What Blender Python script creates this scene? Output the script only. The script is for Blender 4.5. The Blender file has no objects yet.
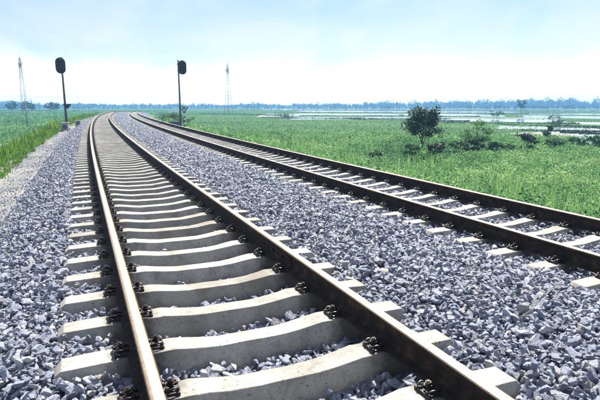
import bpy, bmesh, math, random
import numpy as np
from mathutils import Vector, Matrix

rng = np.random.default_rng(7)
random.seed(7)
PI = math.pi
scene = bpy.context.scene
col = scene.collection

# ------------------------------------------------------------------ camera
CAM = Vector((-1.007, 0.0, 1.357))
YAW, PITCH = 0.4088, 0.1838
cam_d = bpy.data.cameras.new('camera')
cam_d.sensor_width = 36.0
cam_d.lens = 30.55
cam_d.clip_start = 0.05
cam_d.clip_end = 20000
cam = bpy.data.objects.new('camera', cam_d)
col.objects.link(cam)
cam.location = CAM
cam.rotation_euler = (PI / 2 - PITCH, 0, -YAW)
scene.camera = cam

# ------------------------------------------------------------------ sky and sun
SUN_AZ, SUN_EL = math.radians(38), math.radians(50)
world = bpy.data.worlds.new('World')
scene.world = world
world.use_nodes = True
wn, wl = world.node_tree.nodes, world.node_tree.links
wn.clear()
w_out = wn.new('ShaderNodeOutputWorld')
w_bg = wn.new('ShaderNodeBackground')
w_bg.inputs['Strength'].default_value = 0.05
w_sky = wn.new('ShaderNodeTexSky')
w_sky.sky_type = 'NISHITA'
w_sky.sun_disc = False
w_sky.sun_elevation = SUN_EL
w_sky.sun_rotation = SUN_AZ
w_sky.altitude = 0
w_sky.air_density = 1.0
w_sky.dust_density = 0.5
w_sky.ozone_density = 4.0
# thin veil of high cloud over the whole dome
w_tc = wn.new('ShaderNodeTexCoord')
w_map = wn.new('ShaderNodeMapping')
w_map.inputs['Scale'].default_value = (1.0, 1.0, 2.2)
w_n1 = wn.new('ShaderNodeTexNoise')
w_n1.inputs['Scale'].default_value = 4.2
w_n1.inputs['Detail'].default_value = 7
w_n1.inputs['Roughness'].default_value = 0.55
w_n1.inputs['Distortion'].default_value = 0.5
w_rmp = wn.new('ShaderNodeMapRange')
w_rmp.inputs['From Min'].default_value = 0.40
w_rmp.inputs['From Max'].default_value = 0.62
w_rmp.inputs['To Min'].default_value = 0.28
w_rmp.inputs['To Max'].default_value = 0.95
w_mix = wn.new('ShaderNodeMix')
w_mix.data_type = 'RGBA'
# the veil thickens towards the horizon, all round
w_sep = wn.new('ShaderNodeSeparateXYZ')
wl.new(w_tc.outputs['Generated'], w_sep.inputs[0])
w_hor = wn.new('ShaderNodeMapRange')
w_hor.interpolation_type = 'SMOOTHERSTEP'
w_hor.inputs['From Min'].default_value = -0.02
w_hor.inputs['From Max'].default_value = 0.20
w_hor.inputs['To Min'].default_value = 1.0
w_hor.inputs['To Max'].default_value = 0.0
wl.new(w_sep.outputs['Z'], w_hor.inputs['Value'])
w_one = wn.new('ShaderNodeMath')
w_one.operation = 'MULTIPLY_ADD'
w_one.inputs[1].default_value = 0.62
w_one.inputs[2].default_value = 0.38
wl.new(w_hor.outputs['Result'], w_one.inputs[0])
w_mul = wn.new('ShaderNodeMath')
w_mul.operation = 'MULTIPLY'
w_mul.use_clamp = True
w_add = wn.new('ShaderNodeMath')
w_add.operation = 'ADD'
w_pow = wn.new('ShaderNodeMath')
w_pow.operation = 'POWER'
w_pow.inputs[1].default_value = 4.0
wl.new(w_hor.outputs['Result'], w_pow.inputs[0])
w_veil = wn.new('ShaderNodeMix')
w_veil.data_type = 'RGBA'
w_veil.inputs['A'].default_value = (9.0, 8.7, 9.0, 1)
w_veil.inputs['B'].default_value = (25.0, 25.0, 25.0, 1)
wl.new(w_pow.outputs[0], w_veil.inputs['Factor'])
wl.new(w_veil.outputs['Result'], w_mix.inputs['B'])
wl.new(w_tc.outputs['Generated'], w_map.inputs['Vector'])
wl.new(w_map.outputs['Vector'], w_n1.inputs['Vector'])
wl.new(w_n1.outputs['Fac'], w_rmp.inputs['Value'])
wl.new(w_rmp.outputs['Result'], w_add.inputs[0])
wl.new(w_pow.outputs[0], w_add.inputs[1])
wl.new(w_add.outputs[0], w_mul.inputs[0])
wl.new(w_one.outputs[0], w_mul.inputs[1])
wl.new(w_mul.outputs[0], w_mix.inputs['Factor'])
wl.new(w_sky.outputs['Color'], w_mix.inputs['A'])
wl.new(w_mix.outputs['Result'], w_bg.inputs['Color'])
wl.new(w_bg.outputs['Background'], w_out.inputs['Surface'])

sun_d = bpy.data.lights.new('sun', 'SUN')
sun_d.energy = 5.0
sun_d.angle = math.radians(0.55)
sun_d.color = (1.0, 0.95, 0.86)
sun = bpy.data.objects.new('sun', sun_d)
col.objects.link(sun)
sun_vec = Vector((math.sin(SUN_AZ) * math.cos(SUN_EL), math.cos(SUN_AZ) * math.cos(SUN_EL), math.sin(SUN_EL)))
sun.rotation_euler = sun_vec.to_track_quat('Z', 'Y').to_euler()
sun.location = (0, 0, 60)

scene.view_settings.view_transform = 'Standard'
scene.view_settings.look = 'None'
scene.view_settings.gamma = 1.0
scene.view_settings.use_curve_mapping = False
scene.view_settings.exposure = 1.42
scene.cycles.use_denoising = True
scene.cycles.max_bounces = 6
scene.cycles.volume_bounces = 1
scene.cycles.transparent_max_bounces = 8

# ------------------------------------------------------------------ the line of the railway
CURVE_R = 1150.0
TRACK2_U, TRACK2_DZ = 4.47, -0.12
PITCH_SLEEPER = 0.568
FIELD_Z = -3.0
END_S = 172.0


def drop(s):
    s = np.asarray(s, float)
    return -np.maximum(s - 110.0, 0) ** 2 / 8000.0


def P(s, u):
    """point of the plan at distance s along the line, u metres right of the near track's centre"""
    a = np.asarray(s, float) / CURVE_R
    return CURVE_R - (CURVE_R - u) * np.cos(a), (CURVE_R - u) * np.sin(a)


def P3(s, u, z):
    x, y = P(s, u)
    return Vector((float(x), float(y), float(z)))


def SU(x, y):
    dx = CURVE_R - np.asarray(x, float)
    return np.arctan2(y, dx) * CURVE_R, CURVE_R - np.hypot(dx, y)


_ph = rng.uniform(0, 6.28, (40, 2))
_dr = rng.uniform(0, 6.28, 40)


def waves(x, y, wl0, n=10, k=0):
    """smooth pseudo noise about -1..1 made from sine waves"""
    out = 0
    for i in range(n):
        f = 2 * PI / (wl0 * (0.45 + 1.3 * ((i * 0.618) % 1)))
        j = (i + k) % 40
        out = out + np.sin((x * np.cos(_dr[j]) + y * np.sin(_dr[j])) * f + _ph[j, 0])
    return out / math.sqrt(n) * 0.8


def in_view(x, y, margin=0.13, far=1e9, near=0.0):
    dx, dy = x - CAM.x, y - CAM.y + 1.5
    a = np.arctan2(dx, dy) - YAW
    d = np.hypot(dx, dy)
    return (np.abs(a) < 0.535 + margin) & (d < far) & (d >= near)


B_U = np.array([-2.75, -2.45, -1.75, -1.40, -1.0, -0.72, -0.45, 0.0, 0.45, 0.72, 1.0, 1.35, 1.9, 2.6, 3.1, 3.5, 4.0, 4.47, 4.95, 5.4, 5.8, 6.2, 7.2, 7.6])
B_Z = np.array([-0.88, -0.78, -0.31, -0.245, -0.265, -0.325, -0.355, -0.385, -0.355, -0.325, -0.27, -0.235, -0.215, -0.25, -0.32, -0.365, -0.380, -0.392, -0.380, -0.365, -0.36, -0.42, -0.95, -1.15])


def ballast_z(s, u):
    return np.interp(u, B_U, B_Z) + drop(s) + 0.016 * waves(s, u, 0.9, 8) + 0.012 * waves(s, u, 0.33, 8, 11)


E_U = np.array([-40, -11.0, -8.6, -6.0, -4.8, -3.9, -2.3, -1.0, 5.5, 7.2, 8.2, 12.6, 16.0, 40])
E_Z = np.array([-3.25, -3.08, -2.85, -1.95, -1.15, -0.86, -0.80, -0.95, -1.15, -1.1, -1.3, -2.75, -3.08, -3.25])


def bank_z(s, u):
    return np.interp(u, E_U, E_Z) + drop(s) + 0.03 * waves(s, u, 3.0, 8, 5)


# ------------------------------------------------------------------ object helpers
def link(o, parent=None):
    col.objects.link(o)
    if parent is not None:
        o.parent = parent
    return o


def tag(o, label=None, cat=None, group=None, kind=None):
    if label:
        o['label'] = label
    if cat:
        o['category'] = cat
    if group:
        o['group'] = group
    if kind:
        o['kind'] = kind
    return o


def empty(name, loc=(0, 0, 0), rz=0.0):
    o = bpy.data.objects.new(name, None)
    o.empty_display_size = 0.2
    o.location = loc
    o.rotation_euler = (0, 0, rz)
    return link(o)


def mesh_np(name, V, F, mats=(), smooth=False, attrs=None):
    """V (n,3) ; F list of (m,k) index arrays"""
    me = bpy.data.meshes.new(name)
    V = np.asarray(V, np.float32)
    if not isinstance(F, list):
        F = [F]
    F = [np.asarray(f, np.int32) for f in F if len(f)]
    loops = np.concatenate([f.ravel() for f in F])
    tot = np.concatenate([np.full(len(f), f.shape[1], np.int32) for f in F])
    start = np.concatenate([[0], np.cumsum(tot)[:-1]]).astype(np.int32)
    me.vertices.add(len(V))
    me.vertices.foreach_set('co', V.ravel())
    me.loops.add(len(loops))
    me.loops.foreach_set('vertex_index', loops)
    me.polygons.add(len(tot))
    me.polygons.foreach_set('loop_start', start)
    me.polygons.foreach_set('loop_total', tot)
    me.polygons.foreach_set('use_smooth', np.full(len(tot), smooth, bool))
    for m in mats:
        me.materials.append(m)
    for k, (dom, arr) in (attrs or {}).items():
        a = me.attributes.new(k, 'FLOAT', dom)
        a.data.foreach_set('value', np.asarray(arr, np.float32))
    me.update(calc_edges=True)
    return me


def obj(name, me, parent=None, loc=None, rz=None):
    o = bpy.data.objects.new(name, me)
    link(o, parent)
    if loc is not None:
        o.location = loc
    if rz is not None:
        o.rotation_euler = (0, 0, rz)
    return o


def bm_mesh(name, bm, mats, smooth=False):
    me = bpy.data.meshes.new(name)
    bmesh.ops.recalc_face_normals(bm, faces=bm.faces)
    bm.to_mesh(me)
    bm.free()
    for m in (mats if isinstance(mats, (list, tuple)) else [mats]):
        me.materials.append(m)
    if smooth:
        me.polygons.foreach_set('use_smooth', np.ones(len(me.polygons), bool))
    return me


def add_box(bm, c, size, mat=0, bevel=0.0, rot=None):
    r = bmesh.ops.create_cube(bm, size=1.0)
    vs = r['verts']
    M = Matrix.Translation(c) @ (rot.to_4x4() if rot else Matrix.Identity(4)) @ Matrix.Diagonal((size[0], size[1], size[2], 1))
    bmesh.ops.transform(bm, matrix=M, verts=vs)
    fs = {f for v in vs for f in v.link_faces}
    for f in fs:
        f.material_index = mat
    if bevel:
        es = list({e for f in fs for e in f.edges})
        bmesh.ops.bevel(bm, geom=es, offset=bevel, segments=2, profile=0.6, affect='EDGES')


def add_tube(bm, pts, rad, n=8, mat=0, caps=True, smooth=True):
    pts = [Vector(p) for p in pts]
    rads = rad if isinstance(rad, (list, tuple)) else [rad] * len(pts)
    rings = []
    ref = None
    for i, p in enumerate(pts):
        t = (pts[min(i + 1, len(pts) - 1)] - pts[max(i - 1, 0)]).normalized()
        if ref is None:
            ref = Vector((0, 0, 1)) if abs(t.z) < 0.9 else Vector((1, 0, 0))
        a = (ref - t * ref.dot(t))
        if a.length < 1e-4:
            a = t.orthogonal()
        a.normalize()
        ref = a
        b = t.cross(a)
        rings.append([bm.verts.new(p + (a * math.cos(2 * PI * k / n) + b * math.sin(2 * PI * k / n)) * rads[i]) for k in range(n)])
    for r0, r1 in zip(rings, rings[1:]):
        for k in range(n):
            f = bm.faces.new((r0[k], r0[(k + 1) % n], r1[(k + 1) % n], r1[k]))
            f.material_index = mat
            f.smooth = smooth
    if caps:
        for r in (rings[0][::-1], rings[-1]):
            f = bm.faces.new(r)
            f.material_index = mat


def add_prism(bm, poly, thick, mat=0, origin=(0, 0, 0)):
    """poly in the x-z plane, extruded along y from -thick/2 to thick/2"""
    o = Vector(origin)
    a = [bm.verts.new(o + Vector((x, -thick / 2, z))) for x, z in poly]
    b = [bm.verts.new(o + Vector((x, thick / 2, z))) for x, z in poly]
    fs = [bm.faces.new(a), bm.faces.new(b[::-1])]
    n = len(poly)
    for i in range(n):
        fs.append(bm.faces.new((a[i], b[i], b[(i + 1) % n], a[(i + 1) % n])))
    for f in fs:
        f.material_index = mat


# ------------------------------------------------------------------ materials
def new_mat(name):
    m = bpy.data.materials.new(name)
    m.use_nodes = True
    nt = m.node_tree
    for n in list(nt.nodes):
        if n.type != 'OUTPUT_MATERIAL':
            nt.nodes.remove(n)
    out = [n for n in nt.nodes if n.type == 'OUTPUT_MATERIAL'][0]
    b = nt.nodes.new('ShaderNodeBsdfPrincipled')
    nt.links.new(b.outputs[0], out.inputs['Surface'])
    return m, nt, b, out


def N(nt, typ, **kw):
    n = nt.nodes.new('ShaderNode' + typ)
    for k, v in kw.items():
        if k in n.inputs:
            n.inputs[k].default_value = v
        else:
            setattr(n, k, v)
    return n


def noise(nt, scale, detail=4, rough=0.55, vec=None, dist=0.0):
    n = N(nt, 'TexNoise', Scale=scale, Detail=detail, Roughness=rough, Distortion=dist)
    if vec is not None:
        nt.links.new(vec, n.inputs['Vector'])
    return n.outputs['Fac']


def ramp(nt, fac, stops, interp='LINEAR'):
    r = nt.nodes.new('ShaderNodeValToRGB')
    r.color_ramp.interpolation = interp
    el = r.color_ramp.elements
    while len(el) < len(stops):
        el.new(0.5)
    for e, (p, c) in zip(el, stops):
        e.position = p
        e.color = (*c, 1) if len(c) == 3 else c
    nt.links.new(fac, r.inputs[0])
    return r.outputs['Color']


def mixc(nt, fac, a, b, mode='MIX'):
    m = nt.nodes.new('ShaderNodeMix')
    m.data_type = 'RGBA'
    m.blend_type = mode
    for sock, v in ((m.inputs['Factor'], fac), (m.inputs['A'], a), (m.inputs['B'], b)):
        if hasattr(v, 'links') or isinstance(v, bpy.types.NodeSocket):
            nt.links.new(v, sock)
        elif isinstance(v, (tuple, list)):
            sock.default_value = (*v, 1) if len(v) == 3 else v
        else:
            sock.default_value = v
    return m.outputs['Result']


def mrange(nt, val, a, b, c, d):
    m = N(nt, 'MapRange')
    for k, v in (('From Min', a), ('From Max', b), ('To Min', c), ('To Max', d)):
        m.inputs[k].default_value = v
    nt.links.new(val, m.inputs['Value'])
    return m.outputs['Result']


def bump(nt, b, h, strength=0.4, dist=0.01):
    n = N(nt, 'Bump', Strength=strength, Distance=dist)
    nt.links.new(h, n.inputs['Height'])
    nt.links.new(n.outputs['Normal'], b.inputs['Normal'])


def coords(nt, which='Object'):
    return nt.nodes.new('ShaderNodeTexCoord').outputs[which]


def geo_pos(nt):
    return nt.nodes.new('ShaderNodeNewGeometry').outputs['Position']


def mat_stone():
    m, nt, b, _ = new_mat('ballast_stone')
    oi = nt.nodes.new('ShaderNodeObjectInfo')
    c = ramp(nt, oi.outputs['Random'], [(0.0, (0.055, 0.066, 0.100)), (0.18, (0.120, 0.142, 0.210)), (0.45, (0.215, 0.248, 0.345)),
                                        (0.74, (0.340, 0.372, 0.460)), (0.90, (0.49, 0.505, 0.55)), (0.955, (0.30, 0.265, 0.22)), (1.0, (0.52, 0.52, 0.52))])
    co = coords(nt)
    n1 = noise(nt, 3.2, 8, 0.74, co)
    c2 = mixc(nt, mrange(nt, n1, 0.42, 0.66, 0, 0.60), c, (0.46, 0.49, 0.56))
    n2 = noise(nt, 1.6, 6, 0.7, co)
    c3 = mixc(nt, mrange(nt, n2, 0.5, 0.70, 0, 0.45), c2, (0.085, 0.098, 0.145))
    nt.links.new(c3, b.inputs['Base Color'])
    b.inputs['Roughness'].default_value = 0.42
    b.inputs['Specular IOR Level'].default_value = 0.6
    bump(nt, b, noise(nt, 2.6, 7, 0.68, co), 0.5, 0.22)
    return m


def mat_ballast_sheet():
    m, nt, b, _ = new_mat('ballast_bed_surface')
    p = geo_pos(nt)
    v = N(nt, 'TexVoronoi', Scale=17.0, Randomness=1.0)
    nt.links.new(p, v.inputs['Vector'])
    sep = N(nt, 'SeparateColor')
    nt.links.new(v.outputs['Color'], sep.inputs[0])
    c = ramp(nt, sep.outputs[0], [(0, (0.06, 0.068, 0.09)), (0.5, (0.13, 0.145, 0.19)), (0.9, (0.24, 0.26, 0.31)), (1, (0.33, 0.335, 0.35))])
    n1 = noise(nt, 60, 4, 0.6, p)
    c = mixc(nt, mrange(nt, n1, 0.3, 0.7, 0, 0.5), c, (0.11, 0.125, 0.165))
    nt.links.new(c, b.inputs['Base Color'])
    b.inputs['Roughness'].default_value = 0.9
    b.inputs['Specular IOR Level'].default_value = 0.2
    add = N(nt, 'Math', operation='SUBTRACT')
    nt.links.new(sep.outputs[1], add.inputs[0])
    nt.links.new(v.outputs['Distance'], add.inputs[1])
    bump(nt, b, add.outputs[0], 1.0, 0.05)
    return m


def mat_concrete():
    m, nt, b, _ = new_mat('sleeper_concrete')
    co = coords(nt)
    oi = nt.nodes.new('ShaderNodeObjectInfo')
    off = N(nt, 'VectorMath', operation='ADD')
    sc = N(nt, 'VectorMath', operation='SCALE')
    comb = N(nt, 'CombineXYZ')
    nt.links.new(oi.outputs['Random'], comb.inputs[0])
    nt.links.new(oi.outputs['Random'], comb.inputs[1])
    nt.links.new(comb.outputs[0], sc.inputs[0])
    sc.inputs['Scale'].default_value = 37.0
    nt.links.new(co, off.inputs[0])
    nt.links.new(sc.outputs[0], off.inputs[1])
    v = off.outputs[0]
    base = ramp(nt, oi.outputs['Random'], [(0, (0.33, 0.318, 0.285)), (0.5, (0.41, 0.397, 0.355)), (1, (0.48, 0.462, 0.415))])
    n1 = noise(nt, 3.5, 6, 0.62, v)
    c = mixc(nt, mrange(nt, n1, 0.42, 0.70, 0, 0.85), base, (0.20, 0.195, 0.175))
    n4 = noise(nt, 1.3, 7, 0.68, v, 0.6)
    c = mixc(nt, mrange(nt, n4, 0.52, 0.66, 0, 0.6), c, (0.17, 0.145, 0.115))
    n2 = noise(nt, 60, 4, 0.7, v)
    c = mixc(nt, mrange(nt, n2, 0.47, 0.72, 0, 0.6), c, (0.18, 0.18, 0.17))
    n5 = noise(nt, 11, 7, 0.72, v, 0.4)
    c = mixc(nt, mrange(nt, n5, 0.54, 0.70, 0, 0.5), c, (0.13, 0.115, 0.095))
    # casting pores, some small and some coarse
    vo = N(nt, 'TexVoronoi', Scale=26.0, Randomness=1.0)
    nt.links.new(v, vo.inputs['Vector'])
    pore = mrange(nt, vo.outputs['Distance'], 0.10, 0.16, 1, 0)
    vo2 = N(nt, 'TexVoronoi', Scale=70.0, Randomness=1.0)
    nt.links.new(v, vo2.inputs['Vector'])
    pore2 = mrange(nt, vo2.outputs['Distance'], 0.12, 0.20, 0.8, 0)
    mx = N(nt, 'Math', operation='MAXIMUM')
    nt.links.new(pore, mx.inputs[0])
    nt.links.new(pore2, mx.inputs[1])
    mul = N(nt, 'Math', operation='MULTIPLY')
    nt.links.new(mx.outputs[0], mul.inputs[0])
    nt.links.new(mrange(nt, noise(nt, 5, 2, 0.5, v), 0.42, 0.6, 0.0, 1.0), mul.inputs[1])
    c = mixc(nt, mul.outputs[0], c, (0.05, 0.05, 0.05))
    # rust and grease washed out round the rail seats
    sp = N(nt, 'SeparateXYZ')
    nt.links.new(co, sp.inputs[0])
    ab = N(nt, 'Math', operation='ABSOLUTE')
    nt.links.new(sp.outputs[0], ab.inputs[0])
    d = N(nt, 'Math', operation='SUBTRACT')
    nt.links.new(ab.outputs[0], d.inputs[0])
    d.inputs[1].default_value = 0.7535
    ad = N(nt, 'Math', operation='ABSOLUTE')
    nt.links.new(d.outputs[0], ad.inputs[0])
    n3 = noise(nt, 14, 5, 0.65, v)
    sub = N(nt, 'Math', operation='MULTIPLY_ADD')
    nt.links.new(n3, sub.inputs[0])
    sub.inputs[1].default_value = -0.16
    nt.links.new(ad.outputs[0], sub.inputs[2])
    c = mixc(nt, mrange(nt, sub.outputs[0], 0.00, 0.13, 0.85, 0.0), c, (0.055, 0.045, 0.038))
    nt.links.new(c, b.inputs['Base Color'])
    b.inputs['Roughness'].default_value = 0.86
    b.inputs['Specular IOR Level'].default_value = 0.3
    h = N(nt, 'Math', operation='SUBTRACT')
    nt.links.new(n2, h.inputs[0])
    nt.links.new(mul.outputs[0], h.inputs[1])
    bump(nt, b, h.outputs[0], 0.5, 0.006)
    return m


def mat_simple(name, colr, rough=0.6, metal=0.0, var=0.25, scale=12.0, spec=0.5, dark=None, bumps=0.0):
    m, nt, b, _ = new_mat(name)
    co = coords(nt)
    n1 = noise(nt, scale, 5, 0.6, co)
    c = mixc(nt, mrange(nt, n1, 0.3, 0.72, 0, 1), colr, dark or tuple(x * (1 - 2 * var) for x in colr))
    nt.links.new(c, b.inputs['Base Color'])
    b.inputs['Roughness'].default_value = rough
    b.inputs['Metallic'].default_value = metal
    b.inputs['Specular IOR Level'].default_value = spec
    if bumps:
        bump(nt, b, noise(nt, scale * 3, 4, 0.6, co), bumps, 0.004)
    return m


def mat_rail_side():
    m, nt, b, _ = new_mat('rail_rust')
    p = geo_pos(nt)
    n1 = noise(nt, 9, 6, 0.65, p)
    c = ramp(nt, n1, [(0.3, (0.012, 0.009, 0.007)), (0.52, (0.028, 0.019, 0.014)), (0.75, (0.095, 0.055, 0.034))])
    nt.links.new(c, b.inputs['Base Color'])
    b.inputs['Roughness'].default_value = 0.8
    b.inputs['Specular IOR Level'].default_value = 0.2
    bump(nt, b, noise(nt, 130, 4, 0.6, p), 0.3, 0.002)
    return m


def mat_rail_top(name, c0, c1, rough, metal):
    m, nt, b, _ = new_mat(name)
    p = geo_pos(nt)
    n1 = noise(nt, 22, 5, 0.65, p)
    c = ramp(nt, n1, [(0.3, c0), (0.7, c1)])
    nt.links.new(c, b.inputs['Base Color'])
    b.inputs['Metallic'].default_value = metal
    nt.links.new(mrange(nt, noise(nt, 60, 3, 0.6, p), 0.3, 0.7, rough * 0.8, rough * 1.25), b.inputs['Roughness'])
    return m


def mat_leaf(name, stops, trans=0.35, rough=0.5, per='tint'):
    m, nt, b, out = new_mat(name)
    at = N(nt, 'Attribute', attribute_name=per)
    c = ramp(nt, at.outputs['Fac'], stops)
    nt.links.new(c, b.inputs['Base Color'])
    b.inputs['Roughness'].default_value = rough
    b.inputs['Specular IOR Level'].default_value = 0.12
    t = N(nt, 'BsdfTranslucent')
    hs = N(nt, 'HueSaturation', Saturation=1.15, Value=1.5)
    nt.links.new(c, hs.inputs['Color'])
    nt.links.new(hs.outputs[0], t.inputs['Color'])
    mx = N(nt, 'MixShader')
    mx.inputs[0].default_value = trans
    nt.links.new(b.outputs[0], mx.inputs[1])
    nt.links.new(t.outputs[0], mx.inputs[2])
    nt.links.new(mx.outputs[0], out.inputs['Surface'])
    return m


def mat_field():
    m, nt, b, _ = new_mat('field_ground')
    p = geo_pos(nt)
    mp = N(nt, 'Mapping')
    mp.inputs['Rotation'].default_value = (0, 0, math.radians(22))
    mp.inputs['Scale'].default_value = (0.35, 1.0, 1.0)
    nt.links.new(p, mp.inputs['Vector'])
    n1 = noise(nt, 0.02, 5, 0.55, mp.outputs[0])
    c = ramp(nt, n1, [(0.36, (0.030, 0.072, 0.028)), (0.48, (0.050, 0.115, 0.038)), (0.60, (0.075, 0.140, 0.050)), (0.72, (0.15, 0.16, 0.085))])
    n2 = noise(nt, 0.9, 6, 0.7, p)
    c = mixc(nt, mrange(nt, n2, 0.35, 0.7, 0.0, 0.65), c, (0.025, 0.055, 0.022))
    nt.links.new(c, b.inputs['Base Color'])
    b.inputs['Roughness'].default_value = 0.9
    b.inputs['Specular IOR Level'].default_value = 0.1
    bump(nt, b, n2, 0.7, 0.3)
    return m


def mat_bank():
    m, nt, b, _ = new_mat('bank_soil')
    p = geo_pos(nt)
    n1 = noise(nt, 1.4, 6, 0.65, p)
    c = ramp(nt, n1, [(0.35, (0.030, 0.060, 0.020)), (0.55, (0.055, 0.095, 0.030)), (0.75, (0.17, 0.155, 0.11))])
    nt.links.new(c, b.inputs['Base Color'])
    b.inputs['Roughness'].default_value = 0.92
    bump(nt, b, noise(nt, 20, 5, 0.7, p), 0.6, 0.04)
    return m


def mat_dirt():
    m, nt, b, _ = new_mat('pale_dirt')
    p = geo_pos(nt)
    n1 = noise(nt, 1.1, 7, 0.72, p)
    c = ramp(nt, n1, [(0.34, (0.10, 0.105, 0.115)), (0.5, (0.19, 0.185, 0.172)), (0.68, (0.30, 0.285, 0.25))])
    n2 = noise(nt, 45, 5, 0.7, p)
    c = mixc(nt, mrange(nt, n2, 0.45, 0.68, 0, 0.7), c, (0.15, 0.16, 0.185))
    nt.links.new(c, b.inputs['Base Color'])
    b.inputs['Roughness'].default_value = 0.92
    bump(nt, b, n2, 0.6, 0.02)
    return m


def mat_water():
    m, nt, b, _ = new_mat('paddy_water')
    p = geo_pos(nt)
    b.inputs['Base Color'].default_value = (0.10, 0.12, 0.10, 1)
    b.inputs['Roughness'].default_value = 0.07
    b.inputs['IOR'].default_value = 1.33
    bump(nt, b, noise(nt, 1.6, 3, 0.5, p), 0.02, 0.05)
    return m


M_STONE = mat_stone()
M_BED = mat_ballast_sheet()
M_CONC = mat_concrete()
M_RUST = mat_rail_side()
M_HEAD = mat_rail_top('rail_head_shoulder', (0.26, 0.175, 0.105), (0.38, 0.275, 0.18), 0.45, 0.5)
M_RUN = mat_rail_top('rail_running_band', (0.60, 0.51, 0.40), (0.74, 0.66, 0.56), 0.34, 0.9)
M_IRON = mat_simple('fastening_iron', (0.014, 0.013, 0.013), 0.33, 0.3, 0.3, 60, dark=(0.045, 0.030, 0.020))
M_PLATE = mat_simple('fastening_plate', (0.020, 0.018, 0.017), 0.6, 0.0, 0.3, 60)
M_FIELD = mat_field()
M_BANK = mat_bank()
M_DIRT = mat_dirt()
M_WATER = mat_water()
M_BLACK = mat_simple('signal_black_paint', (0.013, 0.014, 0.016), 0.5, 0, 0.2, 6)
M_MAST = mat_simple('signal_mast_concrete', (0.11, 0.12, 0.13), 0.75, 0, 0.25, 4)
M_GREYBOX = mat_simple('grey_cabinet_paint', (0.40, 0.41, 0.41), 0.6, 0, 0.2, 7, dark=(0.25, 0.24, 0.22))
M_DARKBOX = mat_simple('dark_cabinet_paint', (0.10, 0.11, 0.12), 0.6, 0, 0.2, 7)
M_LENS = mat_simple('signal_lens', (0.012, 0.012, 0.013), 0.2, 0, 0.1, 3)
M_WHITE = mat_simple('white_paint', (0.72, 0.72, 0.70), 0.6, 0, 0.1, 9)
M_STEEL = mat_simple('galvanised_steel', (0.22, 0.235, 0.25), 0.6, 0.1, 0.2, 3)
M_BARK = mat_simple('bark', (0.085, 0.062, 0.045), 0.9, 0, 0.3, 25, bumps=0.6)
M_POLE = mat_simple('pole_concrete', (0.30, 0.30, 0.29), 0.85, 0, 0.2, 5)

G_FIELD = [(0.0, (0.028, 0.066, 0.030)), (0.30, (0.085, 0.185, 0.072)), (0.6, (0.145, 0.260, 0.105)), (0.85, (0.22, 0.335, 0.140)), (1.0, (0.31, 0.39, 0.20))]
L_FIELD = mat_leaf('field_leaf', G_FIELD, 0.38, 0.6)
L_GRASS = mat_leaf('grass_blade', [(0.0, (0.035, 0.085, 0.022)), (0.5, (0.090, 0.175, 0.040)), (0.85, (0.17, 0.25, 0.06)), (1.0, (0.34, 0.31, 0.14))], 0.42, 0.45)
L_TREE = mat_leaf('tree_leaf', [(0.0, (0.012, 0.028, 0.016)), (0.6, (0.028, 0.056, 0.027)), (1.0, (0.055, 0.098, 0.042))], 0.2, 0.5)
L_BUSH = mat_leaf('bush_leaf', [(0.0, (0.028, 0.066, 0.030)), (0.6, (0.062, 0.125, 0.050)), (1.0, (0.12, 0.20, 0.075))], 0.32, 0.5)
L_RED = mat_leaf('reddish_leaf', [(0.0, (0.030, 0.036, 0.024)), (0.6, (0.055, 0.066, 0.040)), (1.0, (0.090, 0.110, 0.055))], 0.22, 0.5)
L_PALE = mat_leaf('pale_leaf', [(0.0, (0.045, 0.095, 0.036)), (0.6, (0.085, 0.165, 0.055)), (1.0, (0.14, 0.23, 0.08))], 0.38, 0.5)
L_FAR = mat_leaf('far_tree_leaf', [(0.0, (0.012, 0.030, 0.018)), (1.0, (0.028, 0.056, 0.026))], 0.2, 0.6)

# ------------------------------------------------------------------ ground, bank, ballast bed, path, water
g = 7000.0
me = mesh_np('ground', [(-g, -g, FIELD_Z), (g, -g, FIELD_Z), (g, g, FIELD_Z), (-g, g, FIELD_Z)], np.array([[0, 1, 2, 3]]), [M_FIELD])
tag(obj('ground', me), 'wide flat green farmland reaching to the horizon', kind='structure')


def strip(name, s_arr, u_arr, zf, mat, smooth=True):
    S, U = np.meshgrid(s_arr, u_arr, indexing='ij')
    X, Y = P(S, U)
    Z = zf(S, U)
    n, m = S.shape
    V = np.stack([X, Y, Z], -1).reshape(-1, 3)
    i = np.arange(n - 1)[:, None] * m + np.arange(m - 1)[None]
    F = np.stack([i, i + 1, i + m + 1, i + m], -1).reshape(-1, 4)
    return mesh_np(name, V, F, [mat], smooth)


bank = obj('embankment', strip('embankment', np.arange(-8, 300, 1.5), np.array(sorted(set(list(np.arange(-14, 17, 0.5)) + [-40.0, 40.0]))), bank_z, M_BANK))
tag(bank, 'grassy railway embankment under both tracks', kind='structure')

s_bed = np.concatenate([np.arange(-5, 20, 0.12), np.arange(20, 60, 0.4), np.arange(60, 185, 1.0)])
bed = obj('ballast_bed', strip('ballast_bed', s_bed, np.arange(-2.75, 7.65, 0.1), lambda s, u: ballast_z(s, u) - 0.035, M_BED))
tag(bed, 'bed of blue grey crushed stone ballast carrying both tracks', kind='structure')


def path_u(s):
    return np.stack([-2.1 + 0 * s, -4.25 + 0.35 * waves(s, s * 0, 9, 6, 3) + np.clip((s - 15) / 40, 0, 1) * 0.9], -1)


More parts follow.
